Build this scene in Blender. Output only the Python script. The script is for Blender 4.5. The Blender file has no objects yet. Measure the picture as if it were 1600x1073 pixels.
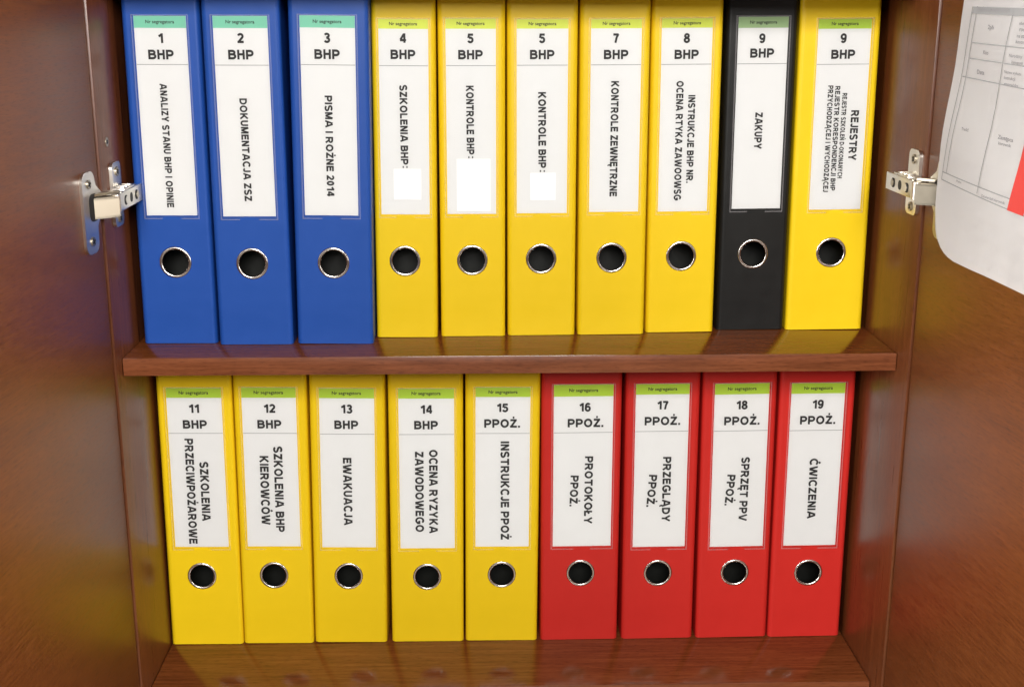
import bpy, bmesh, math, random
from mathutils import Vector, Matrix
random.seed(7)
scene = bpy.context.scene
COL = scene.collection

# ------------------------------------------------------------------ camera
cam = bpy.data.cameras.new('camera')
cam.sensor_width = 36.0
cam.lens = 43.7
cam.clip_start = 0.02
cam.clip_end = 60.0
cam_ob = bpy.data.objects.new('camera', cam)
COL.objects.link(cam_ob)
_r = Vector((0.99952, -0.030955, 0.001599))
_d = Vector((-0.006293, -0.253183, -0.967398))
_f = Vector((0.030351, 0.966923, -0.253257))
M = Matrix(((_r.x, -_d.x, -_f.x), (_r.y, -_d.y, -_f.y), (_r.z, -_d.z, -_f.z))).to_4x4()
M.translation = Vector((-0.0362, -1.1144, 0.3039))
cam_ob.matrix_world = M
scene.camera = cam_ob

# ------------------------------------------------------------------ light: a lit office room plus two added side fills
world = bpy.data.worlds.new('World')
scene.world = world
world.use_nodes = True
bg = world.node_tree.nodes['Background']
bg.inputs[0].default_value = (1.0, 0.95, 0.88, 1)
bg.inputs[1].default_value = 0.14

def area(name, loc, target, sx, sy, power, col=(1, 1, 1)):
    l = bpy.data.lights.new(name, 'AREA')
    l.shape = 'RECTANGLE'; l.size = sx; l.size_y = sy; l.energy = power; l.color = col
    o = bpy.data.objects.new(name, l); COL.objects.link(o)
    o.location = loc
    o.rotation_euler = (Vector(target) - Vector(loc)).to_track_quat('-Z', 'Y').to_euler()
    return o
area('ceiling_light', (0.0, -2.2, 0.95), (0.0, 0.0, 0.0), 1.0, 0.6, 55, (1.0, 0.975, 0.94))
area('left_fill', (-1.4, -0.98, 0.45), (0.39, -0.2, 0.1), 0.6, 0.8, 46, (1.0, 0.98, 0.96))  # added unseen fill, no real window: brightens the sheet and right door
area('right_fill', (1.4, -0.98, 0.45), (-0.39, -0.2, 0.1), 0.6, 0.8, 31, (1.0, 0.96, 0.91))  # added unseen fill, no real wall lamp: brightens the left door

vs = scene.view_settings
scene.display_settings.display_device = 'sRGB'
vs.view_transform = 'Standard'
vs.look = 'None'
vs.exposure = 0.0
vs.gamma = 1.0

# ------------------------------------------------------------------ materials
def new_mat(name):
    m = bpy.data.materials.new(name); m.use_nodes = True
    nt = m.node_tree
    return m, nt, nt.nodes['Principled BSDF']

def plain(name, col, rough=0.5, metal=0.0, spec=0.5, var=0.06, scale=60.0, bump=0.0):
    """Plain coat whose tone and gloss wander a little, with an optional fine relief."""
    m, nt, b = new_mat(name)
    tc = nt.nodes.new('ShaderNodeTexCoord')
    nz = nt.nodes.new('ShaderNodeTexNoise'); nz.inputs['Scale'].default_value = scale; nz.inputs['Detail'].default_value = 4
    nt.links.new(tc.outputs['Object'], nz.inputs['Vector'])
    mx = nt.nodes.new('ShaderNodeMix'); mx.data_type = 'RGBA'
    mx.inputs[6].default_value = (*[c * (1 - var) for c in col], 1)
    mx.inputs[7].default_value = (*[min(1, c * (1 + var)) for c in col], 1)
    nt.links.new(nz.outputs['Fac'], mx.inputs[0])
    nt.links.new(mx.outputs[2], b.inputs['Base Color'])
    mr = nt.nodes.new('ShaderNodeMapRange')
    mr.inputs['To Min'].default_value = max(0.02, rough - 0.06); mr.inputs['To Max'].default_value = rough + 0.06
    nt.links.new(nz.outputs['Fac'], mr.inputs['Value'])
    nt.links.new(mr.outputs[0], b.inputs['Roughness'])
    b.inputs['Metallic'].default_value = metal
    b.inputs['Specular IOR Level'].default_value = spec
    if bump:
        n2 = nt.nodes.new('ShaderNodeTexNoise'); n2.inputs['Scale'].default_value = 900; n2.inputs['Detail'].default_value = 2
        nt.links.new(tc.outputs['Object'], n2.inputs['Vector'])
        bp = nt.nodes.new('ShaderNodeBump'); bp.inputs['Strength'].default_value = bump; bp.inputs['Distance'].default_value = 0.0004
        nt.links.new(n2.outputs['Fac'], bp.inputs['Height'])
        n3 = nt.nodes.new('ShaderNodeTexNoise'); n3.inputs['Scale'].default_value = 22; n3.inputs['Detail'].default_value = 3
        nt.links.new(tc.outputs['Object'], n3.inputs['Vector'])
        b2 = nt.nodes.new('ShaderNodeBump'); b2.inputs['Strength'].default_value = 0.5; b2.inputs['Distance'].default_value = 0.0012
        nt.links.new(n3.outputs['Fac'], b2.inputs['Height']); nt.links.new(b2.outputs[0], bp.inputs['Normal'])
        nt.links.new(bp.outputs[0], b.inputs['Normal'])
    return m

def wood(name, grain, dark, mid, light, rough=0.3, along=30, across=420, relief=0.18, spec=0.5):
    """Laminate with grain along one object axis: broad bands, fine streaks and short dark pores."""
    m, nt, b = new_mat(name)
    tc = nt.nodes.new('ShaderNodeTexCoord')
    def noise(sl, sc_, detail, dist=0.0):
        mp = nt.nodes.new('ShaderNodeMapping')
        s = [sc_, sc_, sc_]; s[grain] = sl
        mp.inputs['Scale'].default_value = s
        nt.links.new(tc.outputs['Object'], mp.inputs['Vector'])
        n = nt.nodes.new('ShaderNodeTexNoise'); n.inputs['Scale'].default_value = 1.0
        n.inputs['Detail'].default_value = detail; n.inputs['Distortion'].default_value = dist
        nt.links.new(mp.outputs[0], n.inputs['Vector'])
        return n.outputs['Fac']
    broad = noise(2.2, 13, 6, 1.0)
    streak = noise(along, across, 4, 0.4)
    pore = noise(110, 1100, 3)
    r1 = nt.nodes.new('ShaderNodeValToRGB')
    e = r1.color_ramp.elements
    e[0].position = 0.25; e[0].color = (*dark, 1)
    e[1].position = 0.78; e[1].color = (*light, 1)
    x = e.new(0.5); x.color = (*mid, 1)
    add = nt.nodes.new('ShaderNodeMath'); add.operation = 'MULTIPLY_ADD'
    nt.links.new(streak, add.inputs[0]); add.inputs[1].default_value = 0.60
    sc2 = nt.nodes.new('ShaderNodeMath'); sc2.operation = 'MULTIPLY'; sc2.inputs[1].default_value = 0.40
    nt.links.new(broad, sc2.inputs[0]); nt.links.new(sc2.outputs[0], add.inputs[2])
    nt.links.new(add.outputs[0], r1.inputs[0])
    pr = nt.nodes.new('ShaderNodeValToRGB')
    pr.color_ramp.elements[0].position = 0.33; pr.color_ramp.elements[0].color = (0.55, 0.5, 0.5, 1)
    pr.color_ramp.elements[1].position = 0.47; pr.color_ramp.elements[1].color = (1, 1, 1, 1)
    nt.links.new(pore, pr.inputs[0])
    mx = nt.nodes.new('ShaderNodeMix'); mx.data_type = 'RGBA'; mx.blend_type = 'MULTIPLY'; mx.inputs[0].default_value = 0.75
    nt.links.new(r1.outputs[0], mx.inputs[6]); nt.links.new(pr.outputs[0], mx.inputs[7])
    nt.links.new(mx.outputs[2], b.inputs['Base Color'])
    mr = nt.nodes.new('ShaderNodeMapRange')
    mr.inputs['To Min'].default_value = rough - 0.05; mr.inputs['To Max'].default_value = rough + 0.09
    nt.links.new(streak, mr.inputs['Value']); nt.links.new(mr.outputs[0], b.inputs['Roughness'])
    bp = nt.nodes.new('ShaderNodeBump'); bp.inputs['Strength'].default_value = relief; bp.inputs['Distance'].default_value = 0.0003
    nt.links.new(pore, bp.inputs['Height']); nt.links.new(bp.outputs[0], b.inputs['Normal'])
    b.inputs['Specular IOR Level'].default_value = spec
    return m

WD, WM, WL = (0.085, 0.022, 0.0065), (0.165, 0.046, 0.013), (0.26, 0.080, 0.024)
WOOD_X = wood('wood_laminate_along', 0, WD, WM, WL, 0.13, 14, 240, 0.05, 0.6)
WOOD_Z_SHADED = wood('wood_laminate_upright_shaded', 2, (0.07, 0.019, 0.006), (0.12, 0.034, 0.010), (0.18, 0.055, 0.017), 0.28, 12, 240, 0.08, 0.5)  # same laminate darkened: shade of the gaps beside the binders put into colour
EDGE = wood('wood_edge_banding', 0, (0.10, 0.028, 0.010), (0.19, 0.056, 0.020), (0.29, 0.092, 0.035), 0.34, 16, 300, 0.12)
DOORM = wood('wood_door_laminate', 0, (0.078, 0.020, 0.0046), (0.138, 0.040, 0.0094), (0.200, 0.062, 0.0155), 0.37, 30, 480, 0.05, 0.36)
COVER = {
    'blue': plain('blue_plastic_cover', (0.014, 0.075, 0.36), 0.42, spec=0.3, var=0.05, bump=0.12),
    'yellow': plain('yellow_plastic_cover', (0.87, 0.60, 0.008), 0.42, spec=0.3, var=0.03, bump=0.12),
    'black': plain('black_plastic_cover', (0.011, 0.011, 0.0105), 0.40, spec=0.3, var=0.1, bump=0.12),
    'red': plain('red_plastic_cover', (0.58, 0.024, 0.018), 0.42, spec=0.3, var=0.04, bump=0.12),
}
DARK = plain('hollow_shade', (0.011, 0.0115, 0.010), 0.35, var=0.6, scale=90)
PAPER = plain('label_paper', (0.79, 0.79, 0.782), 0.75, var=0.015, spec=0.2)
REDACT = plain('redaction_white', (0.92, 0.92, 0.92), 0.75, var=0.005, spec=0.2)
INK = plain('printed_ink', (0.035, 0.034, 0.034), 0.7, spec=0.2)
GREYINK = plain('grey_rule_ink', (0.30, 0.30, 0.30), 0.7, spec=0.2)
PALEINK = plain('pale_toner', (0.32, 0.31, 0.32), 0.7, spec=0.2)
SHEETM = plain('sheet_paper', (0.86, 0.85, 0.84), 0.6, var=0.015, scale=8, spec=0.3)
REDINK = plain('red_printed_block', (0.56, 0.050, 0.042), 0.6, spec=0.3)
HEADM = {'teal': plain('teal_header', (0.20, 0.58, 0.41), 0.6), 'lime': plain('lime_header', (0.46, 0.65, 0.045), 0.6),
         'yellowlime': plain('yellow_lime_header', (0.64, 0.72, 0.065), 0.6), 'sage': plain('sage_header', (0.34, 0.50, 0.24), 0.6)}
NICKEL = plain('nickel_plate', (0.76, 0.72, 0.65), 0.32, metal=1.0, var=0.05)
BRASSY = plain('warm_nickel', (0.47, 0.42, 0.335), 0.38, metal=1.0, var=0.05)
RINGM = plain('finger_ring_nickel', (0.78, 0.75, 0.71), 0.22, metal=1.0, var=0.04)
HOLE = plain('dark_recess', (0.01, 0.009, 0.008), 0.6)
FLOORM = plain('floor_covering', (0.22, 0.19, 0.16), 0.6, var=0.15, scale=30)

def pocket_material():
    m, nt, b = new_mat('clear_pocket')
    tr = nt.nodes.new('ShaderNodeBsdfTransparent')
    gl = nt.nodes.new('ShaderNodeBsdfGlossy'); gl.inputs['Roughness'].default_value = 0.22
    fr = nt.nodes.new('ShaderNodeFresnel'); fr.inputs['IOR'].default_value = 1.35
    mx = nt.nodes.new('ShaderNodeMixShader'); out = nt.nodes['Material Output']
    nt.links.new(fr.outputs[0], mx.inputs[0]); nt.links.new(tr.outputs[0], mx.inputs[1]); nt.links.new(gl.outputs[0], mx.inputs[2])
    nt.links.new(mx.outputs[0], out.inputs['Surface'])
    return m
def seam_material():
    m, nt, b = new_mat('pocket_seam')
    tr = nt.nodes.new('ShaderNodeBsdfTransparent')
    df = nt.nodes.new('ShaderNodeBsdfDiffuse'); df.inputs[0].default_value = (0.86, 0.83, 0.86, 1)
    mx = nt.nodes.new('ShaderNodeMixShader'); mx.inputs[0].default_value = 0.15
    out = nt.nodes['Material Output']
    nt.links.new(tr.outputs[0], mx.inputs[1]); nt.links.new(df.outputs[0], mx.inputs[2])
    nt.links.new(mx.outputs[0], out.inputs['Surface'])
    return m
POCKET = pocket_material(); SEAM = seam_material()

# ------------------------------------------------------------------ object helpers
def link(name, me, parent=None, **props):
    o = bpy.data.objects.new(name, me); COL.objects.link(o)
    if parent is not None: o.parent = parent
    for k, v in props.items(): o[k] = v
    return o
def finish(bm, name, mat, parent=None, smooth=None, flat=False, **props):
    if flat:
        bm.normal_update()
        for f in bm.faces:
            if f.normal.y > 0: f.normal_flip()
    else:
        bmesh.ops.recalc_face_normals(bm, faces=bm.faces)
    me = bpy.data.meshes.new(name); bm.to_mesh(me); bm.free()
    me.materials.append(mat)
    if smooth:
        me.shade_smooth(); me.set_sharp_from_angle(angle=math.radians(smooth))
    return link(name, me, parent, **props)
def empty(name, loc, **props):
    o = bpy.data.objects.new(name, None); COL.objects.link(o)
    o.empty_display_size = 0.03; o.location = loc
    for k, v in props.items(): o[k] = v
    return o
def add_box(bm, x0, x1, y0, y1, z0, z1, bevel=0.0, seg=2, mat=None):
    v = [bm.verts.new((x, y, z)) for x in (x0, x1) for y in (y0, y1) for z in (z0, z1)]
    if mat is not None:
        for q in v: q.co = mat @ q.co
    fs = [bm.faces.new([v[i] for i in q]) for q in ((0, 1, 3, 2), (4, 6, 7, 5), (0, 4, 5, 1), (2, 3, 7, 6), (0, 2, 6, 4), (1, 5, 7, 3))]
    if bevel:
        es = list({e for f in fs for e in f.edges})
        bmesh.ops.bevel(bm, geom=es, offset=bevel, segments=seg, affect='EDGES', profile=0.5)
def box(name, x0, x1, y0, y1, z0, z1, mat, parent=None, bevel=0.0, **props):
    bm = bmesh.new(); add_box(bm, x0, x1, y0, y1, z0, z1, bevel)
    return finish(bm, name, mat, parent, 40 if bevel else None, **props)
def add_prism(bm, pts, fn, depth):
    """Outline pts (2-D) mapped by fn(u, v, k) with k = 0 (front) and depth (back)."""
    a = [bm.verts.new(fn(u, v, 0.0)) for u, v in pts]; b = [bm.verts.new(fn(u, v, depth)) for u, v in pts]
    bm.faces.new(a); bm.faces.new(b[::-1])
    n = len(pts)
    for i in range(n):
        bm.faces.new((a[i], b[i], b[(i + 1) % n], a[(i + 1) % n]))
def rounded(x0, x1, z0, z1, r, n=6):
    pts = []
    for cx, cz, a0 in ((x1 - r, z1 - r, 0), (x0 + r, z1 - r, 90), (x0 + r, z0 + r, 180), (x1 - r, z0 + r, 270)):
        for i in range(n + 1):
            a = math.radians(a0 + 90 * i / n); pts.append((cx + r * math.cos(a), cz + r * math.sin(a)))
    return pts
def add_cyl(bm, c, axis, r, h, n=20):
    axis = Vector(axis).normalized(); q = axis.to_track_quat('Z', 'Y')
    rings = []
    for k in (0, h):
        rings.append([bm.verts.new(Vector(c) + q @ Vector((r * math.cos(2 * math.pi * i / n), r * math.sin(2 * math.pi * i / n), k))) for i in range(n)])
    bm.faces.new(rings[0][::-1]); bm.faces.new(rings[1])
    for i in range(n):
        bm.faces.new((rings[0][i], rings[0][(i + 1) % n], rings[1][(i + 1) % n], rings[1][i]))

# ------------------------------------------------------------------ bold sans capitals drawn as strokes (1 = cap height)
SW = 0.24
H = SW / 2
def arc(cx, cy, rx, ry, a0, a1, n=14):
    return [(cx + rx * math.cos(math.radians(a0 + (a1 - a0) * i / n)), cy + ry * math.sin(math.radians(a0 + (a1 - a0) * i / n))) for i in range(n + 1)]
def bowl(x, xc, xr, y0, y1):
    return [(x, y1), (xc, y1)] + arc(xc, (y0 + y1) / 2, xr - xc, (y1 - y0) / 2, 90, -90)[1:-1] + [(xc, y0), (x, y0)]
G = {}
T1 = 1 - H
G['A'] = (1.0, [[(.09, 0), (.45, 1)], [(.91, 0), (.55, 1)], [(.24, .30), (.76, .30)]])
G['B'] = (.86, [[(H, 0), (H, 1)], bowl(H, .47, .70, .53, T1), bowl(H, .47, .765, H, .53)])
G['C'] = (.87, [arc(.48, .5, .385, .415, 42, 318, 24)])
G['D'] = (.88, [[(H, 0), (H, 1)], bowl(H, .40, .785, H, T1)])
G['E'] = (.78, [[(H, 0), (H, 1)], [(H, T1), (.76, T1)], [(H, .53), (.70, .53)], [(H, H), (.78, H)]])
G['F'] = (.74, [[(H, 0), (H, 1)], [(H, T1), (.74, T1)], [(H, .51), (.64, .51)]])
G['G'] = (.96, [arc(.48, .5, .385, .415, 45, 330, 24), [(.50, .45), (.865, .45), (.865, .17)]])
G['H'] = (.82, [[(H, 0), (H, 1)], [(.82 - H, 0), (.82 - H, 1)], [(H, .53), (.82 - H, .53)]])
G['I'] = (SW, [[(H, 0), (H, 1)]])
G['J'] = (.58, [[(.58 - H, 1), (.58 - H, .30)] + arc(.265, .30, .315 - H, .30 - H + .01, 0, -165)[1:]])
G['K'] = (.92, [[(H, 0), (H, 1)], [(.80, 1), (.16, .36)], [(.34, .56), (.81, 0)]])
G['L'] = (.74, [[(H, 0), (H, 1)], [(H, H), (.74, H)]])
G['M'] = (.98, [[(H, 0), (H, 1)], [(.98 - H, 0), (.98 - H, 1)], [(.15, 1), (.49, .06)], [(.83, 1), (.49, .06)]])
G['N'] = (.82, [[(H, 0), (H, 1)], [(.82 - H, 0), (.82 - H, 1)], [(.13, .96), (.69, .04)]])
G['O'] = (1.0, [arc(.5, .5, .5 - H, .515 - H, 0, 360, 32)])
G['P'] = (.82, [[(H, 0), (H, 1)], bowl(H, .45, .725, .42, T1)])
G['R'] = (.92, [[(H, 0), (H, 1)], bowl(H, .47, .745, .46, T1), [(.45, .46), (.81, 0)]])
G['S'] = (.82, [arc(.41, .715, .30, .20, 22, 225, 14) + [(.41, .50)] + arc(.41, .285, .315, .20, 60, -155, 14)])
G['T'] = (.84, [[(0, T1), (.84, T1)], [(.42, 0), (.42, .92)]])
G['U'] = (.82, [[(H, 1), (H, .36)] + arc(.41, .36, .41 - H, .36 - H + .01, 180, 360)[1:-1] + [(.82 - H, .36), (.82 - H, 1)]])
G['V'] = (.94, [[(.09, 1), (.44, 0)], [(.85, 1), (.50, 0)]])
G['W'] = (1.32, [[(.09, 1), (.33, 0)], [(.66, .98), (.40, 0)], [(.66, .98), (.92, 0)], [(1.23, 1), (.99, 0)]])
G['Y'] = (.92, [[(.10, 1), (.46, .42)], [(.82, 1), (.46, .42)], [(.46, .46), (.46, 0)]])
G['Z'] = (.80, [[(.03, T1), (.78, T1)], [(0, H), (.80, H)], [(.68, .90), (.12, .10)]])
G['.'] = (SW, [[(H, 0), (H, SW)]])
G[':'] = (SW, [[(H, .10), (H, .26)], [(H, .60), (H, .76)]])
G['-'] = (.34, [[(0, .36), (.34, .36)]])
G['0'] = (.68, [arc(.34, .5, .34 - H, .515 - H, 0, 360, 28)])
G['1'] = (.52, [[(.42, 0), (.42, 1)], [(.40, .90), (.26, .78), (.06, .70)]])
G['2'] = (.68, [arc(.34, .70, .24, .215, 165, -30, 16) + [(.16, .16)], [(.0, H), (.68, H)]])
G['3'] = (.68, [arc(.33, .735, .215, .175, 160, -80, 14), arc(.33, .285, .25, .20, 85, -160, 16), [(.26, .53), (.38, .53)]])
G['4'] = (.72, [[(.53, 0), (.53, 1)], [(.47, .93), (.09, .33)], [(.03, .275), (.72, .275)]])
G['5'] = (.68, [[(.64, T1), (.17, T1), (.11, .52)], arc(.33, .325, .25, .24, 130, -160, 18)])
G['6'] = (.68, [arc(.35, .33, .24, .245, 0, 360, 24), [(.11, .33), (.13, .60)] + arc(.37, .62, .24, .29, 170, 35, 10)])
G['7'] = (.68, [[(.03, T1), (.62, T1)], [(.60, .92), (.40, .55), (.28, 0)]])
G['8'] = (.68, [arc(.34, .735, .205, .175, 0, 360, 22), arc(.34, .285, .245, .20, 0, 360, 22)])
G['9'] = (.68, [arc(.33, .67, .24, .245, 0, 360, 24), [(.57, .67), (.55, .40)] + arc(.31, .38, .24, .29, -10, -145, 10)])
def acc(base, extra, w=None):
    a, s = G[base]; return (w or a, s + extra)
def ogonek(x): return [arc(x + .05, -.08, .09, .14, 120, 300, 8)]
G['Ą'] = acc('A', ogonek(.86)); G['Ę'] = acc('E', ogonek(.55))
G['Ł'] = acc('L', [[(-.08, .36), (.42, .62)]])
G['Ż'] = acc('Z', [[(.31, 1.19), (.50, 1.19)]])
G['Ź'] = acc('Z', [[(.34, 1.10), (.52, 1.28)]])
G['Ć'] = acc('C', [[(.44, 1.10), (.62, 1.28)]]); G['Ó'] = acc('O', [[(.44, 1.10), (.62, 1.28)]]); G['Ń'] = acc('N', [[(.36, 1.10), (.54, 1.28)]])
SPACE, GAP = 0.40, 0.135

def text_width(s):
    x = 0
    for ch in s: x += (SPACE - GAP if ch == ' ' else G[ch][0]) + GAP
    return x - GAP
def add_stroke(bm, pts, fn, half, closed):
    n = len(pts)
    P = [Vector(p) for p in pts]
    out = []
    for i in range(n):
        if closed: a, b = P[(i - 1) % n], P[(i + 1) % n]
        else: a, b = P[max(0, i - 1)], P[min(n - 1, i + 1)]
        d0 = (P[i] - a); d1 = (b - P[i])
        if d0.length < 1e-9: d0 = d1
        if d1.length < 1e-9: d1 = d0
        d0 = d0.normalized(); d1 = d1.normalized()
        t = d0 + d1
        if t.length < 1e-6: t = d1
        t = t.normalized(); nrm = Vector((-t.y, t.x))
        k = half / max(0.45, nrm.dot(Vector((-d1.y, d1.x))))
        out.append((P[i] + nrm * k, P[i] - nrm * k))
    vs_ = [(bm.verts.new(fn(*l)), bm.verts.new(fn(*r))) for l, r in out]
    for i in range(n if closed else n - 1):
        j = (i + 1) % n
        bm.faces.new((vs_[i][0], vs_[i][1], vs_[j][1], vs_[j][0]))
def add_text(bm, s, origin, along, up, cap, length, y):
    """origin = baseline start (x, z); along / up = unit 2-D vectors; y = depth of the print."""
    k = length / text_width(s); x = 0.0; q = 0
    for ch in s:
        if ch == ' ':
            x += SPACE; continue
        w, strokes = G[ch]
        for st in strokes:
            cl = len(st) > 8 and math.dist(st[0], st[-1]) < 1e-6
            pp = st[:-1] if cl else st
            q = (q + 1) % 3
            def fn(u, v, x=x, q=q):
                a = (u + x) * k; b = v * cap
                return (origin[0] + along[0] * a + up[0] * b, y - q * 0.00001, origin[1] + along[1] * a + up[1] * b)
            add_stroke(bm, pp, fn, H, cl)
        x += w + GAP

def small_text_mesh(name, body, width, mat, off=0.018):
    """Fine print too small for strokes: built-in sans, as a flat mesh of the given width (m), standing in x-z."""
    c = bpy.data.curves.new(name, 'FONT'); c.body = body; c.size = 1.0; c.offset = off; c.align_x = 'CENTER'; c.resolution_u = 2
    o = bpy.data.objects.new(name, c); COL.objects.link(o)
    bpy.context.view_layer.update()
    me = bpy.data.meshes.new_from_object(o.evaluated_get(bpy.context.evaluated_depsgraph_get()))
    bpy.data.objects.remove(o); bpy.data.curves.remove(c)
    xs = [v.co.x for v in me.vertices]; ys = [v.co.y for v in me.vertices]
    k = width / (max(xs) - min(xs)); cx = (max(xs) + min(xs)) / 2; cy = (max(ys) + min(ys)) / 2
    for v in me.vertices: v.co = Vector(((v.co.x - cx) * k, 0, (v.co.y - cy) * k))
    me.materials.clear(); me.materials.append(mat); me.name = name
    return me
ROWS = [  # number, x, y, width, lean (deg), label rectangle, finger ring, heading positions, redaction block, lines of print (mm)
    (1, -353.2, 52.6, 69.9, 0.21, (10.9, 57.8, 123.8, 304.5, 293.9, 261.7), (34.7, 79.2), (34.1, 284.9), (33.5, 270.5), None, [('ANALIZY STANU BHP I OPINIE', 33.8, 244.6, 33.5, 131.3, 6.3)]),
    (2, -280.1, 46.7, 70.1, 0.11, (10.2, 59.1, 123.6, 304.6, 294.0, 261.4), (34.9, 78.8), (34.4, 285.1), (34.0, 270.7), None, [('DOKUMENTACJA ZSZ', 34.0, 231.8, 34.3, 137.9, 6.7)]),
    (3, -205.6, 46.5, 72.5, 0.65, (10.6, 60.3, 124.0, 304.7, 294.1, 261.4), (36.1, 78.8), (34.9, 285.2), (34.6, 270.8), None, [('PISMA I ROŻNE 2014', 34.9, 234.0, 35.0, 141.9, 6.7)]),
    (4, -131.5, 70.8, 59.4, 0.39, (6.6, 52.6, 121.2, 302.0, 293.2, 260.0), (28.5, 76.0), (29.2, 284.9), (29.0, 270.2), (18.8, 44.8, 135.3, 164.6), [('SZKOLENIA BHP', 28.9, 242.5, 29.3, 168.7, 6.9), (':', 30.2, 167.2, 30.2, 165.4, 6.9)]),
    (5, -68.6, 74.3, 63.0, 0.02, (7.4, 54.2, 121.1, 302.7, 293.5, 260.2), (31.0, 76.0), (30.5, 284.9), (30.4, 270.1), (16.7, 48.8, 123.8, 173.7), [('KONTROLE BHP', 29.6, 241.8, 30.0, 177.9, 7.0), (':', 30.6, 176.0, 30.6, 174.3, 7.0)]),
    (6, -3.0, 76.4, 66.3, -0.2, (9.0, 57.2, 121.2, 302.2, 293.6, 260.4), (32.7, 76.6), (32.7, 284.9), (32.8, 270.1), (21.9, 46.3, 133.8, 160.0), [('KONTROLE BHP', 32.9, 235.7, 33.4, 164.7, 7.2), (':', 34.0, 162.5, 34.0, 160.7, 7.2)]),
    (7, 66.1, 77.3, 65.9, -0.34, (10.0, 57.6, 122.1, 302.3, 293.9, 260.7), (32.6, 77.1), (33.5, 285.0), (33.7, 270.1), None, [('KONTROLE ZEWNĘTRZNE', 33.3, 245.7, 33.2, 136.9, 7.1)]),
    (8, 134.9, 84.7, 67.6, -0.52, (9.4, 57.4, 121.1, 303.0, 294.3, 260.8), (33.4, 77.0), (33.3, 284.9), (33.4, 270.0), None, [('OCENA RTYKA ZAWOOWSG', 28.0, 245.4, 28.2, 132.0, 6.7), ('INSTRUKCJE BHP NR.', 39.6, 232.2, 39.6, 148.7, 6.5)]),
    (9, 207.3, 93.4, 67.9, -0.5, (11.0, 58.8, 122.3, 304.5, 294.3, 261.1), (33.9, 77.3), (34.3, 284.6), (34.6, 271.0), None, [('ZAKUPY', 34.2, 215.3, 34.2, 180.4, 7.2)]),
    (10, 277.6, 91.6, 77.1, -0.55, (16.9, 67.7, 121.4, 302.6, 293.5, 260.6), (41.2, 78.6), (41.6, 284.7), (41.9, 269.9), None, [('REJESTRY', 56.9, 217.2, 56.7, 169.3, 7.5), ('REJESTR SZKOLEŃ D-OKONANYCH', 45.9, 233.6, 45.5, 151.9, 4.4), ('REJESTR KORESPONDENCJI BHP', 38.7, 240.2, 39.2, 140.0, 4.7), ('PRZYCHODZĄCEJ I WYCHODZĄCEJ', 31.8, 240.8, 32.3, 138.7, 4.9)]),
    (11, -359.6, 95.0, 75.5, 0.52, (10.0, 65.2, 111.9, 284.4, 274.0, 236.3), (35.9, 78.9), (37.1, 262.6), (37.2, 245.9), None, [('SZKOLENIA', 44.1, 205.6, 43.7, 140.9, 8.5), ('PRZECIWPOŻAROWE', 30.2, 230.6, 28.9, 115.3, 8.5)]),
    (12, -283.3, 95.0, 73.8, 0.65, (8.4, 63.2, 111.4, 284.2, 273.4, 235.6), (34.5, 78.7), (36.2, 262.0), (35.5, 245.3), None, [('SZKOLENIA BHP', 43.1, 221.5, 42.9, 127.8, 8.7), ('KIEROWCÓW', 28.8, 211.2, 28.3, 135.9, 8.7)]),
    (13, -207.9, 95.0, 76.6, 0.86, (10.0, 65.8, 109.3, 282.6, 272.1, 233.9), (36.9, 76.6), (37.7, 260.7), (37.1, 243.9), None, [('EWAKUACJA', 37.4, 208.3, 37.5, 134.2, 8.6)]),
    (14, -126.0, 95.0, 76.4, 0.34, (10.6, 67.4, 107.6, 282.0, 271.5, 233.1), (38.2, 75.1), (39.0, 260.0), (38.5, 243.2), None, [('OCENA RYZYKA', 45.8, 216.5, 45.3, 124.5, 8.6), ('ZAWODOWEGO', 31.3, 214.6, 31.0, 126.1, 8.6)]),
    (15, -47.4, 95.0, 76.5, 0.37, (10.4, 66.3, 108.5, 282.7, 272.5, 233.5), (38.2, 76.7), (37.8, 261.1), (37.6, 244.3), None, [('INSTRUKCJE PPOŻ', 40.6, 224.9, 41.3, 116.4, 8.6)]),
    (16, 32.8, 95.0, 82.4, -0.16, (12.4, 73.4, 108.2, 285.2, 272.6, 233.8), (42.1, 77.5), (44.3, 261.1), (45.2, 244.2), None, [('PROTOKOŁY', 49.4, 208.0, 49.1, 133.5, 8.3), ('PPOŻ.', 34.7, 187.1, 33.8, 153.0, 8.3)]),
    (17, 119.8, 95.0, 76.5, -0.35, (10.1, 65.2, 106.4, 285.2, 274.0, 234.4), (37.5, 76.4), (38.0, 262.5), (38.1, 245.6), None, [('PRZEGLĄDY', 44.1, 206.5, 44.4, 134.7, 8.4), ('PPOŻ.', 30.0, 187.0, 27.8, 151.4, 8.4)]),
    (18, 200.2, 95.0, 76.5, -0.63, (12.0, 68.2, 105.5, 284.9, 273.3, 234.0), (39.5, 75.7), (40.3, 261.8), (41.0, 244.9), None, [('SPRZĘT PPV', 46.5, 205.1, 45.8, 134.5, 8.4), ('PPOŻ.', 32.4, 186.1, 30.3, 151.9, 8.4)]),
    (19, 278.5, 95.0, 77.8, -0.38, (11.4, 66.8, 106.0, 285.0, 273.7, 234.0), (39.7, 74.7), (39.5, 262.2), (40.2, 245.2), None, [('ĆWICZENIA', 38.9, 203.0, 39.3, 136.5, 8.4)]),
]
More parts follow.
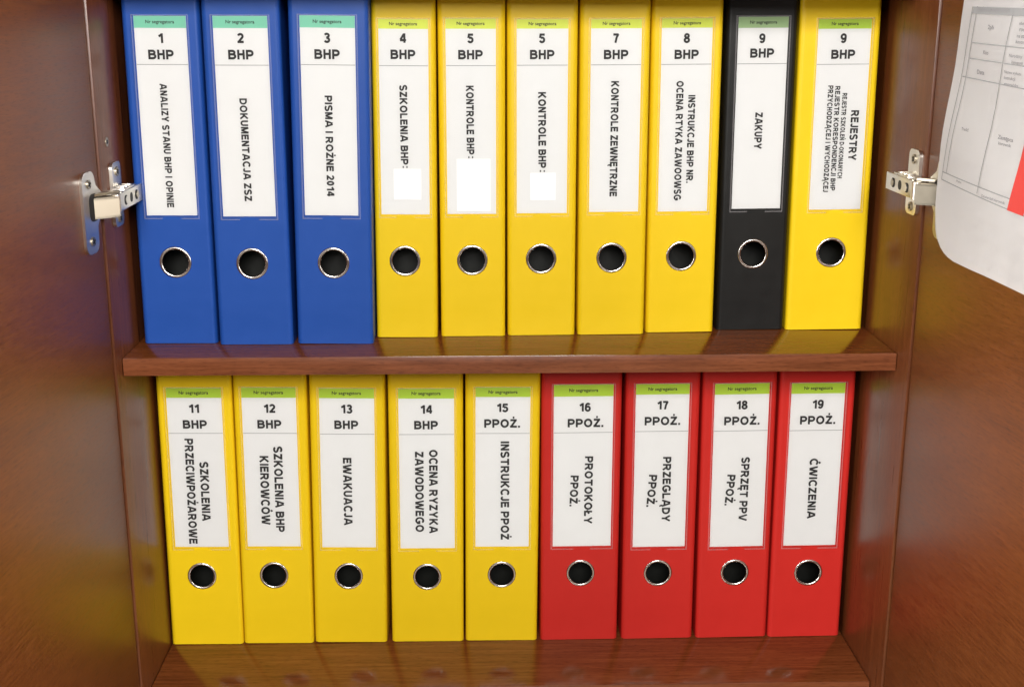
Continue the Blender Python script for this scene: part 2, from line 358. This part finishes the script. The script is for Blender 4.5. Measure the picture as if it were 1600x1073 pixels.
NUM = {1: ('1', 'BHP'), 2: ('2', 'BHP'), 3: ('3', 'BHP'), 4: ('4', 'BHP'), 5: ('5', 'BHP'), 6: ('5', 'BHP'), 7: ('7', 'BHP'), 8: ('8', 'BHP'), 9: ('9', 'BHP'), 10: ('9', 'BHP'),
       11: ('11', 'BHP'), 12: ('12', 'BHP'), 13: ('13', 'BHP'), 14: ('14', 'BHP'), 15: ('15', 'PPOŻ.'), 16: ('16', 'PPOŻ.'), 17: ('17', 'PPOŻ.'), 18: ('18', 'PPOŻ.'), 19: ('19', 'PPOŻ.')}
COLOUR = {**{k: 'blue' for k in (1, 2, 3)}, **{k: 'yellow' for k in (4, 5, 6, 7, 8, 10, 11, 12, 13, 14, 15)}, 9: 'black', **{k: 'red' for k in (16, 17, 18, 19)}}
HEADC = {**{k: 'teal' for k in (1, 2, 3)}, **{k: 'yellowlime' for k in (4, 5, 6, 7, 8)}, 9: 'sage', **{k: 'lime' for k in range(10, 20)}}
LABEL = {
    1: 'blue binder whose label reads ANALIZY STANU BHP I OPINIE, beside the left hinge',
    2: 'blue binder whose label reads DOKUMENTACJA ZSZ, between two other blue binders',
    3: 'blue binder whose label reads PISMA I ROŻNE 2014, next to the first yellow binder',
    4: 'narrow yellow binder labelled SZKOLENIA BHP with a white redaction block, beside the last blue binder',
    5: 'yellow binder labelled KONTROLE BHP with a tall white redaction block over the print',
    6: 'yellow binder labelled KONTROLE BHP with a small square white redaction block',
    7: 'yellow binder whose label reads KONTROLE ZEWNĘTRZNE on the upper shelf',
    8: 'yellow binder with two lines, INSTRUKCJE BHP NR., on its label, left of the black binder',
    9: 'black binder labelled ZAKUPY, the only black one on the upper shelf',
    10: 'yellow binder headed REJESTRY with three lines of small print, right of the black binder',
    11: 'yellow binder labelled SZKOLENIA PRZECIWPOŻAROWE, leftmost on the lower shelf',
    12: 'yellow binder labelled SZKOLENIA BHP KIEROWCÓW on the lower shelf',
    13: 'yellow binder whose label reads EWAKUACJA on the lower shelf',
    14: 'yellow binder labelled OCENA RYZYKA ZAWODOWEGO on the lower shelf',
    15: 'yellow binder labelled INSTRUKCJE PPOŻ, beside the first red binder',
    16: 'red binder labelled PROTOKOŁY PPOŻ., the widest red one, beside the yellow binders',
    17: 'red binder labelled PRZEGLĄDY PPOŻ. on the lower shelf',
    18: 'red binder labelled SPRZĘT on the lower shelf, numbered 18 PPOŻ.',
    19: 'red binder whose label reads ĆWICZENIA, rightmost on the lower shelf',
}
# ------------------------------------------------------------------ the cabinet
PX = 0.361                      # inner faces of the side panels
TH = 0.018
floor = box('floor', -6, 6, -6, 3, -0.90, -0.86, FLOORM, kind='structure')
cab = empty('wooden_cabinet', (0, 0.2, -0.86), label='reddish brown wooden cabinet with both doors open, holding two rows of binders', category='cabinet')
inv = Matrix.Translation((0, -0.2, 0.86))
def cpart(o):
    o.matrix_parent_inverse = inv
    return o
ZT, ZB = 0.72, -0.86
left_panel = cpart(box('side_panel', -PX - TH, -PX, -0.018, 0.42, ZB, ZT, WOOD_Z_SHADED, cab, 0.0008))
right_panel = cpart(box('side_panel', PX, PX + TH, -0.030, 0.42, ZB, ZT, WOOD_Z_SHADED, cab, 0.0008))
cpart(box('back_panel', -PX + 0.0005, PX - 0.0005, 0.402, 0.410, ZB, ZT, WOOD_Z_SHADED, cab))
def shelf(z):
    s = cpart(box('shelf', -PX + 0.0006, PX - 0.0006, 0.0012, 0.4015, z - 0.017, z, WOOD_X, cab, 0.0007))
    e = box('edge_band', -PX + 0.0008, PX - 0.0008, 0.0, 0.0011, z - 0.0168, z - 0.0002, EDGE, s, 0.0004)
    return s
ZLOW = -0.342
for z in (0.0, ZLOW, 0.345, -0.70):
    shelf(z)
cpart(box('top_panel', -PX + 0.0006, PX - 0.0006, 0.0, 0.4015, ZT - 0.018, ZT, WOOD_X, cab, 0.0008))
cpart(box('plinth', -PX + 0.0006, PX - 0.0006, 0.03, 0.048, ZB + 0.0005, -0.7175, WOOD_X, cab, 0.0008))
# screw let into the left panel above the hinge
bm = bmesh.new()
add_cyl(bm, (-PX - 0.001, 0.007, 0.197), (1, 0, 0), 0.0042, 0.0018, 20)
sc_ = finish(bm, 'screw_cap', BRASSY, left_panel, 40)
bm = bmesh.new(); add_cyl(bm, (-PX + 0.0007, 0.007, 0.197), (1, 0, 0), 0.0019, 0.0004, 12)
finish(bm, 'screw_socket', HOLE, left_panel)

# doors: the inner face starts beside the panel's front edge and swings out past square
FL = math.radians(5.0)
def door_frame(side):
    y0 = -0.0215 if side < 0 else -0.0335
    x0 = side * (PX + 0.0015)
    d = Vector((side * math.sin(FL), -math.cos(FL), 0)); n = Vector((-side * math.cos(FL), -math.sin(FL), 0))
    O = Vector((x0, y0, 0))
    return O, d, n
def door_pt(side, s, z, k=0.0):
    O, d, n = door_frame(side)
    p = O + d * s + n * k
    return Vector((p.x, p.y, z))
for side in (-1, 1):
    O, d, n = door_frame(side)
    me_bm = bmesh.new(); add_box(me_bm, 0, 0.378, 0, 0.0178, -0.78, 0.71, 0.0007)
    o = finish(me_bm, 'door', DOORM, cab, 40)
    # local x runs along the door, local y outwards (away from the inner face)
    R = Matrix(((d.x, -n.x, 0), (d.y, -n.y, 0), (0, 0, 1))).to_4x4()
    R.translation = O
    o.matrix_world = R
    o.matrix_parent_inverse = inv
    o.matrix_basis = R
    if side < 0: left_door = o
    else: right_door = o

# concealed hinges
def hinge(side, zc, dy=0.0):
    X = lambda k: side * (PX - k)                 # k = distance off the panel into the cabinet
    bm = bmesh.new()
    # channel: face towards the cabinet, top and bottom webs
    def sheared(k0, k1, y0, y1, z0, z1, bev):
        b0 = len(bm.verts)
        add_box(bm, min(X(k0), X(k1)), max(X(k0), X(k1)), y0, y1, z0, z1, bev)
    sheared(0.0150, 0.0165, -0.028 + dy, 0.052 + dy, zc - 0.0078, zc + 0.0078, 0.0006)
    sheared(0.0032, 0.0150, -0.010 + dy, 0.046 + dy, zc + 0.0060, zc + 0.0076, 0.0005)
    sheared(0.0032, 0.0150, -0.010 + dy, 0.046 + dy, zc - 0.0076, zc - 0.0060, 0.0005)
    arm = cpart(finish(bm, 'hinge', NICKEL, cab, 40))
    for yc, wy, wz, m in ((-0.004, 0.010, 0.0085, NICKEL), (0.014, 0.0085, 0.0085, HOLE), (0.032, 0.010, 0.0085, BRASSY)):
        yc += dy
        bm = bmesh.new()
        add_prism(bm, rounded(yc - wy / 2, yc + wy / 2, zc - wz / 2, zc + wz / 2, 0.0038), lambda u, v, k: (X(0.0167 - k), u, v), 0.0006)
        finish(bm, 'slot', HOLE, arm)
        if m is not HOLE:
            bm = bmesh.new(); add_cyl(bm, (X(0.0169), yc + 0.001, zc), (-side, 0, 0), 0.0033, 0.0006, 16)
            finish(bm, 'adjusting_screw', m, arm, 40)
    # clip block and ribs between the arm and its mounting plate, and the inner link towards the cup
    bm = bmesh.new()
    add_box(bm, min(X(0.0032), X(0.0142)), max(X(0.0032), X(0.0142)), 0.002 + dy, 0.040 + dy, zc - 0.0046, zc + 0.0092, 0.0012)
    for yy in (0.006, 0.016, 0.026):
        add_box(bm, min(X(0.005), X(0.0128)), max(X(0.005), X(0.0128)), yy + dy, yy + 0.005 + dy, zc + 0.0088, zc + 0.0104, 0.0005)
    finish(bm, 'clip_block', NICKEL, arm, 40)
    bm = bmesh.new()
    A2 = Vector((X(0.012), -0.010 + dy, 0)); B2 = door_pt(side, 0.020, 0, -0.002); d2 = (B2 - A2).normalized(); k2 = Vector((-d2.y, d2.x, 0))
    add_prism(bm, rounded(0, (B2 - A2).length, -0.0035, 0.0035, 0.0033), lambda u, v, k: (A2 + d2 * u + k2 * v + Vector((0, 0, zc + 0.0098 - k)))[:], 0.0022)
    finish(bm, 'inner_link', BRASSY, arm, 40)
    # mounting plate: cruciform, wings up and down with a screw in each
    bm = bmesh.new()
    add_prism(bm, rounded(0.0065 + dy, 0.0335 + dy, zc - 0.027, zc + 0.031, 0.006), lambda u, v, k: (X(0.0032 - k), u, v), 0.003)
    add_box(bm, min(X(0.0), X(0.010)), max(X(0.0), X(0.010)), -0.006 + dy, 0.044 + dy, zc - 0.0058, zc + 0.0058, 0.0008)
    finish(bm, 'mounting_plate', NICKEL if side < 0 else NICKEL, arm, 40)
    yc = 0.020 + dy
    for zz in (zc + 0.0225, zc - 0.020):
        bm = bmesh.new(); add_cyl(bm, (X(0.0031), yc, zz), (-side, 0, 0), 0.0042, 0.0012, 18)
        s = finish(bm, 'screw', BRASSY, arm, 40)
        bm = bmesh.new()
        for a in (0.6, 2.17):
            R = Matrix.Translation((X(0.0044), yc, zz)) @ Matrix.Rotation(a, 4, 'X')
            add_box(bm, -0.0002, 0.0002, -0.0027, 0.0027, -0.0006, 0.0006, mat=R)
        finish(bm, 'screw_cross', HOLE, arm)
    # cranked end of the arm: from the channel across into the door cup
    bm = bmesh.new()
    A = Vector((X(0.0172), -0.0275 + dy, 0)); B = door_pt(side, 0.0255 if side < 0 else 0.036, 0, -0.003)
    dirv = (B - A).normalized(); back = Vector((-dirv.y, dirv.x, 0))
    if back.y < 0: back = -back
    def kn(u, v, k): 
        p = A + dirv * u + back * k
        return (p.x, p.y, v)
    L = (B - A).length
    add_prism(bm, rounded(0.0, L, zc - 0.0115, zc + 0.0065, 0.0012, 3), kn, 0.0016)
    add_prism(bm, [(0.0006, zc + 0.0064), (0.0006, zc + 0.0048), (L, zc + 0.0048), (L, zc + 0.0064)], kn, 0.011)
    add_prism(bm, [(0.0006, zc - 0.0098), (0.0006, zc - 0.0114), (L, zc - 0.0114), (L, zc - 0.0098)], kn, 0.011)
    finish(bm, 'cranked_arm', BRASSY, arm, 40)
    bm = bmesh.new()
    P = A + back * 0.006
    add_cyl(bm, (P.x, P.y, zc - 0.0075), (0, 0, 1), 0.0042, 0.015, 16)
    finish(bm, 'pivot', NICKEL, arm, 40)
    # cup flange screwed to the door's inner face, with the dark cup opening
    bm = bmesh.new()
    z0, z1 = zc - 0.040, zc + 0.030
    out = []
    def rc(cx, cz, r, a0, a1, n=6):
        for i in range(n + 1):
            a = math.radians(a0 + (a1 - a0) * i / n); out.append((cx + r * math.cos(a), cz + r * math.sin(a)))
    r = 0.009; ds = 0.0 if side < 0 else 0.009
    rc(0.042 - r, z1 - r, r, 0, 90); rc(0.014 + r, z1 - r, r, 90, 180)
    out += [(0.0125, zc + 0.017)]
    rc(0.010, zc + 0.002, 0.0115, 110, 235, 8)
    out += [(0.0135, zc - 0.018)]
    rc(0.014 + r, z0 + r, r, 180, 270); rc(0.042 - r, z0 + r, r, 270, 360)
    add_prism(bm, out, lambda u, v, k: door_pt(side, u + ds, v, 0.0024 - k), 0.0024)
    plate = finish(bm, 'cup_flange', NICKEL, arm, 40)
    bm = bmesh.new()
    add_prism(bm, rounded(0.0105, 0.0300, zc - 0.0130, zc + 0.0105, 0.007), lambda u, v, k: door_pt(side, u + ds, v, 0.0028 - k), 0.0006)
    finish(bm, 'cup_opening', HOLE, arm)
    for zz in (z1 - 0.0105, z0 + 0.0105):
        c = door_pt(side, 0.028 + ds, zz, 0.0024); O, d, n = door_frame(side)
        bm = bmesh.new(); add_cyl(bm, c, n, 0.0040, 0.001, 18); finish(bm, 'screw', BRASSY, arm, 40)
        bm = bmesh.new()
        q = n.to_track_quat('Z', 'Y').to_matrix().to_4x4()
        for a in (0.4, 1.97):
            Rm = Matrix.Translation(c + n * 0.0011) @ q @ Matrix.Rotation(a, 4, 'Z')
            add_box(bm, -0.0028, 0.0028, -0.0006, 0.0006, -0.0002, 0.0002, mat=Rm)
        finish(bm, 'screw_cross', HOLE, arm)
    return arm
hinge(-1, 0.147)
hinge(1, 0.160, -0.030)

# ------------------------------------------------------------------ binders
BH, BD = 0.321, 0.285
HDR_UP = small_text_mesh('header_print', 'Nr segregatora', 0.0258, INK)
HDR_LO = small_text_mesh('header_print', 'Nr segregatora', 0.0295, INK)

def cover_mesh(w, rx, rz, r_hole, col):
    """Bent cover: two boards with rounded front folds and, between them, a flat spine with a round finger hole."""
    bm = bmesh.new()
    c, th = 0.0044, 0.0022
    out = [(0, BD), (0, 0.03)] + [(c - c * math.cos(a), c - c * math.sin(a)) for a in (0, 0.26, 0.52, 0.79, 1.05, 1.31, 1.5708)]
    ri_ = c - th
    inn = [(c - ri_ * math.cos(a), c - ri_ * math.sin(a)) for a in (1.5708, 1.05, 0.52, 0)] + [(th, BD)]
    prof = out + inn
    for mir in (False, True):
        pp = [(w - x, y) for x, y in prof] if mir else prof
        lo = [bm.verts.new((x, y, 0)) for x, y in pp]; hi = [bm.verts.new((x, y, BH)) for x, y in pp]
        n = len(pp)
        for i in range(n):
            bm.faces.new((lo[i], lo[(i + 1) % n], hi[(i + 1) % n], hi[i]))
        m, k = len(out), len(inn)
        for vs_ in (lo, hi):
            bm.faces.new(vs_[0:2] + [vs_[-2], vs_[-1]])
            bm.faces.new(vs_[1:m] + vs_[m:m + k - 1])
    N = 48
    hz = 0.0235
    hw0, hw1 = rx - c, w - c - rx
    ring_pts, outer = [], []
    for i in range(N):
        a = 2 * math.pi * i / N + 0.01; ca, sa = math.cos(a), math.sin(a)
        ring_pts.append((rx + r_hole * ca, rz + r_hole * sa))
        tx = (hw1 / ca) if ca > 0 else (-hw0 / ca)
        tz = hz / abs(sa)
        t = min(tx, tz)
        outer.append((rx + ca * t, rz + sa * t, tx < tz))
    for y in (0.0, th):
        circ = [bm.verts.new((x, y, z)) for x, z in ring_pts]
        ov = [bm.verts.new((x, y, z)) for x, z, _ in outer]
        for i in range(N):
            j = (i + 1) % N
            fs = [circ[i], ov[i]]
            if outer[i][2] != outer[j][2]:
                x = (w - c) if (outer[i][0] + outer[j][0]) / 2 > rx else c
                z = (rz + hz) if (outer[i][1] + outer[j][1]) / 2 > rz else rz - hz
                fs.append(bm.verts.new((x, y, z)))
            fs += [ov[j], circ[j]]
            bm.faces.new(fs if y > 0 else fs[::-1])
        for za, zb in ((0, rz - hz), (rz + hz, BH)):
            v = [bm.verts.new(p) for p in ((c, y, za), (w - c, y, za), (w - c, y, zb), (c, y, zb))]
            bm.faces.new(v if y == 0 else v[::-1])
    for z in (0, BH):
        bm.faces.new([bm.verts.new(p) for p in ((c, 0, z), (w - c, 0, z), (w - c, th, z), (c, th, z))])
    return bm

def torus(bm, cx, cz, R, r, y, N=48, n=10):
    rows = []
    for i in range(N):
        a = 2 * math.pi * i / N
        rows.append([bm.verts.new((cx + (R + r * math.cos(t)) * math.cos(a), y + r * 0.8 * math.sin(t), cz + (R + r * math.cos(t)) * math.sin(a))) for t in (2 * math.pi * k / n for k in range(n))])
    for i in range(N):
        for k in range(n):
            bm.faces.new((rows[i][k], rows[(i + 1) % N][k], rows[(i + 1) % N][(k + 1) % n], rows[i][(k + 1) % n]))

def quad(bm, x0, x1, z0, z1, y):
    v = [bm.verts.new(p) for p in ((x0, y, z0), (x1, y, z0), (x1, y, z1), (x0, y, z1))]
    bm.faces.new(v)
mm = 0.001
def binder(row):
    n, x, Y, w, lean, lab, ring, npos, bpos, patch, lines = row
    upper = n <= 10
    num, word = NUM[n]
    col = COLOUR[n]
    name = 'binder'
    zbase = 0.0 if upper else ZLOW
    a = math.radians(lean)
    o = empty(name, (x * mm, Y * mm, zbase + 0.0004 + (w * mm * math.sin(a) if a > 0 else 0)), label=LABEL[n], category='binder',
              group='binders on the upper shelf' if upper else 'binders on the lower shelf')
    o.rotation_euler = (0, a, 0)
    w *= mm
    rx, rz = ring[0] * mm, ring[1] * mm
    bm = cover_mesh(w, rx, rz, 0.0134, col)
    cover = finish(bm, 'cover', COVER[col], o, 35)
    # added near-black block; shade of the hollow behind the finger hole put into colour
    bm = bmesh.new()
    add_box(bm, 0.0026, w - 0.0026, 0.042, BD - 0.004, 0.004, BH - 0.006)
    finish(bm, 'hollow_shade_block', DARK, o)
    bm = bmesh.new(); torus(bm, rx, rz, 0.01365, 0.00150, -0.0003)
    fr = finish(bm, 'finger_ring', RINGM, o, 60)
    bm = bmesh.new()
    N = 40
    A = [[bm.verts.new((rx + q * math.cos(2 * math.pi * i / N), y, rz + q * math.sin(2 * math.pi * i / N))) for i in range(N)] for q, y in ((0.0134, 0.0002), (0.0131, 0.0034))]
    for i in range(N): bm.faces.new((A[0][i], A[0][(i + 1) % N], A[1][(i + 1) % N], A[1][i]))
    finish(bm, 'ring_sleeve', RINGM, fr, 60)
    # label
    x0, x1, z0, z1, zh, zd = [v * mm for v in lab]
    bm = bmesh.new(); add_box(bm, x0, x1, -0.00042, -0.00012, z0, z1)
    label = finish(bm, 'label', PAPER, o)
    hc = HEADC[n]
    bm = bmesh.new(); quad(bm, x0 + 0.0001, x1 - 0.0001, zh, z1 - 0.0001, -0.00052)
    finish(bm, 'header_strip', HEADM[hc], label, flat=True)
    bm = bmesh.new(); quad(bm, x0 + 0.0003, x1 - 0.0003, zd - 0.00028, zd + 0.00028, -0.00052)
    finish(bm, 'divider_line', GREYINK, label, flat=True)
    t = link('header_print', HDR_UP if upper else HDR_LO, label)
    t.location = ((x0 + x1) / 2, -0.00062, (zh + z1) / 2 - 0.0003)
    bm = bmesh.new()
    cap = 8.6 * mm if upper else 9.1 * mm
    for s, pos, k in ((num, npos, 1.0), (word, bpos, 1.0)):
        L = text_width(s) * cap * 0.955
        add_text(bm, s, (pos[0] * mm - L / 2, pos[1] * mm - cap / 2), (1, 0), (0, 1), cap, L, -0.00058)
    finish(bm, 'heading', INK, label, flat=True)
    for s, xa, za, xb, zb, cp in lines:
        d = Vector((xb - xa, zb - za)); L = d.length; d.normalize(); up = Vector((-d.y, d.x))
        cp *= 1.02
        bm = bmesh.new()
        add_text(bm, s, ((xa - up.x * cp / 2) * mm, (za - up.y * cp / 2) * mm), d, up, cp * mm, L * mm, -0.00058)
        finish(bm, 'lettering', INK, label, flat=True)
    if patch:
        bm = bmesh.new(); add_box(bm, patch[0] * mm, patch[1] * mm, -0.00082, -0.00072, patch[2] * mm, patch[3] * mm)
        finish(bm, 'redaction_block', REDACT, label)  # white redaction block over the print, built as a raised patch; no real sticker
    # clear pocket welded over the label, with a thumb notch at its lower edge
    m = 0.0022
    px0, px1, pz0, pz1 = x0 - m, x1 + m, z0 - 0.0034, z1 + 0.0012
    xc = (x0 + x1) / 2
    notch = [(xc + 0.0085 * math.cos(t_), pz0 + 0.0034 * math.sin(t_)) for t_ in [math.pi * i / 10 for i in range(11)]]
    outl = [(px0, pz1), (px0, pz0)] + notch[::-1] + [(px1, pz0), (px1, pz1)]
    bm = bmesh.new()
    bm.faces.new([bm.verts.new((u, -0.0012, v)) for u, v in outl])
    pk = finish(bm, 'label_pocket', POCKET, o, flat=True)
    bm = bmesh.new(); sw = 0.0011
    quad(bm, px0, px0 + sw, pz0, pz1, -0.0013); quad(bm, px1 - sw, px1, pz0, pz1, -0.0013)
    quad(bm, px0 + sw, px1 - sw, pz1 - sw * .8, pz1, -0.0013)
    quad(bm, px0 + sw, xc - 0.0088, pz0, pz0 + sw, -0.0013); quad(bm, xc + 0.0088, px1 - sw, pz0, pz0 + sw, -0.0013)
    finish(bm, 'pocket_seam', SEAM, pk, flat=True)
    return o
for row in ROWS:
    binder(row)

# ------------------------------------------------------------------ printed sheet hanging inside the right door
def sheet_pt(s, z, k=0.0):
    off = 0.012 + 0.0030 * math.sin(s * 16.0) * max(0.0, min(1.0, (0.30 - z) / 0.15)) + 0.0008 * math.sin(z * 60 + s * 25) + k
    return door_pt(1, s, z, off)
def lerp_tab(tab, t):
    for (a, va), (b, vb) in zip(tab, tab[1:]):
        if t <= b: return va + (vb - va) * max(0.0, (t - a)) / (b - a)
    return tab[-1][1]
LEFT = [(0.139, 0.0515), (0.15, 0.0480), (0.162, 0.0462), (0.20, 0.0485), (0.253, 0.0555), (0.318, 0.065), (0.42, 0.076)]
BOT = [(0.0515, 0.139), (0.0535, 0.1325), (0.057, 0.1275), (0.061, 0.1235), (0.067, 0.119), (0.074, 0.1158), (0.082, 0.1135), (0.092, 0.112), (0.12, 0.1108), (0.146, 0.110), (0.205, 0.107), (0.27, 0.104)]
sheet = empty('printed_sheet', door_pt(1, 0.15, 0.26, 0.006), label='white printed sheet with a grey table and red block, hanging on the open right door', category='paper sheet')
def spart(o):
    o.matrix_parent_inverse = Matrix.Translation(-sheet.location)
    return o
bm = bmesh.new()
cols = [0.0515, 0.0522, 0.0535, 0.055, 0.057, 0.059, 0.061, 0.064, 0.067, 0.070, 0.074, 0.078, 0.082, 0.087, 0.092, 0.105, 0.12, 0.146, 0.175, 0.205, 0.235, 0.27]
rows_ = []
NT = 22
for t in range(NT + 1):
    tt = t / NT; r = []
    for sb in cols:
        q = (sb - cols[0]) / (cols[-1] - cols[0])
        z = lerp_tab(BOT, sb) * (1 - tt) + 0.42 * tt
        sl = lerp_tab(LEFT, z)
        # columns fan from the rounded corner to evenly spaced ones at the top
        s = (sb if t == 0 else (sl + (0.27 - sl) * q) if z > 0.139 else sb)
        r.append(bm.verts.new(sheet_pt(s, z)))
    rows_.append(r)
for i in range(NT):
    for j in range(len(cols) - 1):
        bm.faces.new((rows_[i][j], rows_[i][j + 1], rows_[i + 1][j + 1], rows_[i + 1][j]))
bmesh.ops.solidify(bm, geom=list(bm.faces), thickness=0.0003)
paper = spart(finish(bm, 'paper', SHEETM, sheet, 60))
def on_sheet_strip(bm, a, b, wid, k=0.0006, n=8):
    (s0, z0), (s1, z1) = a, b
    d = Vector((s1 - s0, z1 - z0)).normalized(); pz = Vector((-d.y, d.x)) * wid / 2
    prev = None
    for i in range(n + 1):
        t = i / n; s = s0 + (s1 - s0) * t; z = z0 + (z1 - z0) * t
        cur = (bm.verts.new(sheet_pt(s + pz.x, z + pz.y, k)), bm.verts.new(sheet_pt(s - pz.x, z - pz.y, k)))
        if prev: bm.faces.new((prev[0], prev[1], cur[1], cur[0]))
        prev = cur
def on_sheet_quad(bm, c, k, n=8):
    (a, b, cc, d) = [Vector(v) for v in c]
    g = [[bm.verts.new(sheet_pt(*((a * (1 - u) + b * u) * (1 - v) + (d * (1 - u) + cc * u) * v), k)) for u in (i / n for i in range(n + 1))] for v in (j / n for j in range(n + 1))]
    for j in range(n):
        for i in range(n): bm.faces.new((g[j][i], g[j][i + 1], g[j + 1][i + 1], g[j + 1][i]))
bm = bmesh.new()
lw = 0.0008
for a, b in (((0.081, 0.3125), (0.235, 0.309)), ((0.081, 0.308), (0.235, 0.304)), ((0.086, 0.2855), (0.235, 0.281)), ((0.0835, 0.2735), (0.235, 0.268)),
             ((0.0735, 0.259), (0.235, 0.2515)), ((0.0565, 0.181), (0.235, 0.170)), ((0.056, 0.1745), (0.235, 0.161)),
             ((0.0815, 0.3125), (0.056, 0.1745)), ((0.0885, 0.308), (0.0645, 0.181)), ((0.144, 0.310), (0.121, 0.1715)), ((0.235, 0.309), (0.235, 0.161))):
    on_sheet_strip(bm, a, b, lw)
spart(finish(bm, 'table_rules', GREYINK, sheet))
bm = bmesh.new(); on_sheet_quad(bm, ((0.0822, 0.3082), (0.234, 0.3045), (0.234, 0.3088), (0.0822, 0.3122)), 0.0004)
spart(finish(bm, 'table_header_band', GREYINK, sheet))
bm = bmesh.new(); on_sheet_quad(bm, ((0.168, 0.1655), (0.190, 0.1642), (0.2145, 0.268), (0.1905, 0.2695)), 0.0009)
spart(finish(bm, 'red_block', REDINK, sheet))
for body, s, z, wd, tilt in (('Symbol stanu awarii', 0.113, 0.3102, 0.050, 0), ('Opis', 0.168, 0.3082, 0.010, 0), ('2ph', 0.114, 0.297, 0.009, 0), ('Kto', 0.110, 0.2785, 0.0085, 0), ('Data', 0.104, 0.2635, 0.012, 0), ('Treść', 0.090, 0.2185, 0.012, 0),
                       ('Wykaz', 0.089, 0.1765, 0.010, 0), ('obowiązek', 0.164, 0.3000, 0.019, 0), ('rodzaj', 0.163, 0.2957, 0.014, 0), ('na stanie', 0.163, 0.2914, 0.018, 0), ('kontrola', 0.162, 0.2873, 0.017, 0),
                       ('Narodziny', 0.156, 0.2768, 0.019, 0), ('kategorii', 0.159, 0.2722, 0.016, 0), ('Nazwa wykazu', 0.154, 0.2648, 0.025, 0), ('Instrukcji', 0.150, 0.2606, 0.017, 0), ('stanowiska', 0.153, 0.2564, 0.021, 0),
                       ('Zastępca', 0.152, 0.2165, 0.022, 0), ('kierownik', 0.152, 0.2125, 0.018, 0), ('Zatwierdził kierownik', 0.146, 0.1705, 0.036, 0), ('Strona', 0.205, 0.122, 0.014, 0)):
    me = small_text_mesh('fine_print', body, wd, PALEINK, 0.02)
    sl = -0.03 - 0.0  
    for v in me.vertices:
        ls, lz = v.co.x, v.co.z
        v.co = sheet_pt(s + ls, z + lz * 0.72 + sl * ls, 0.0007)
    spart(link('fine_print', me, sheet))
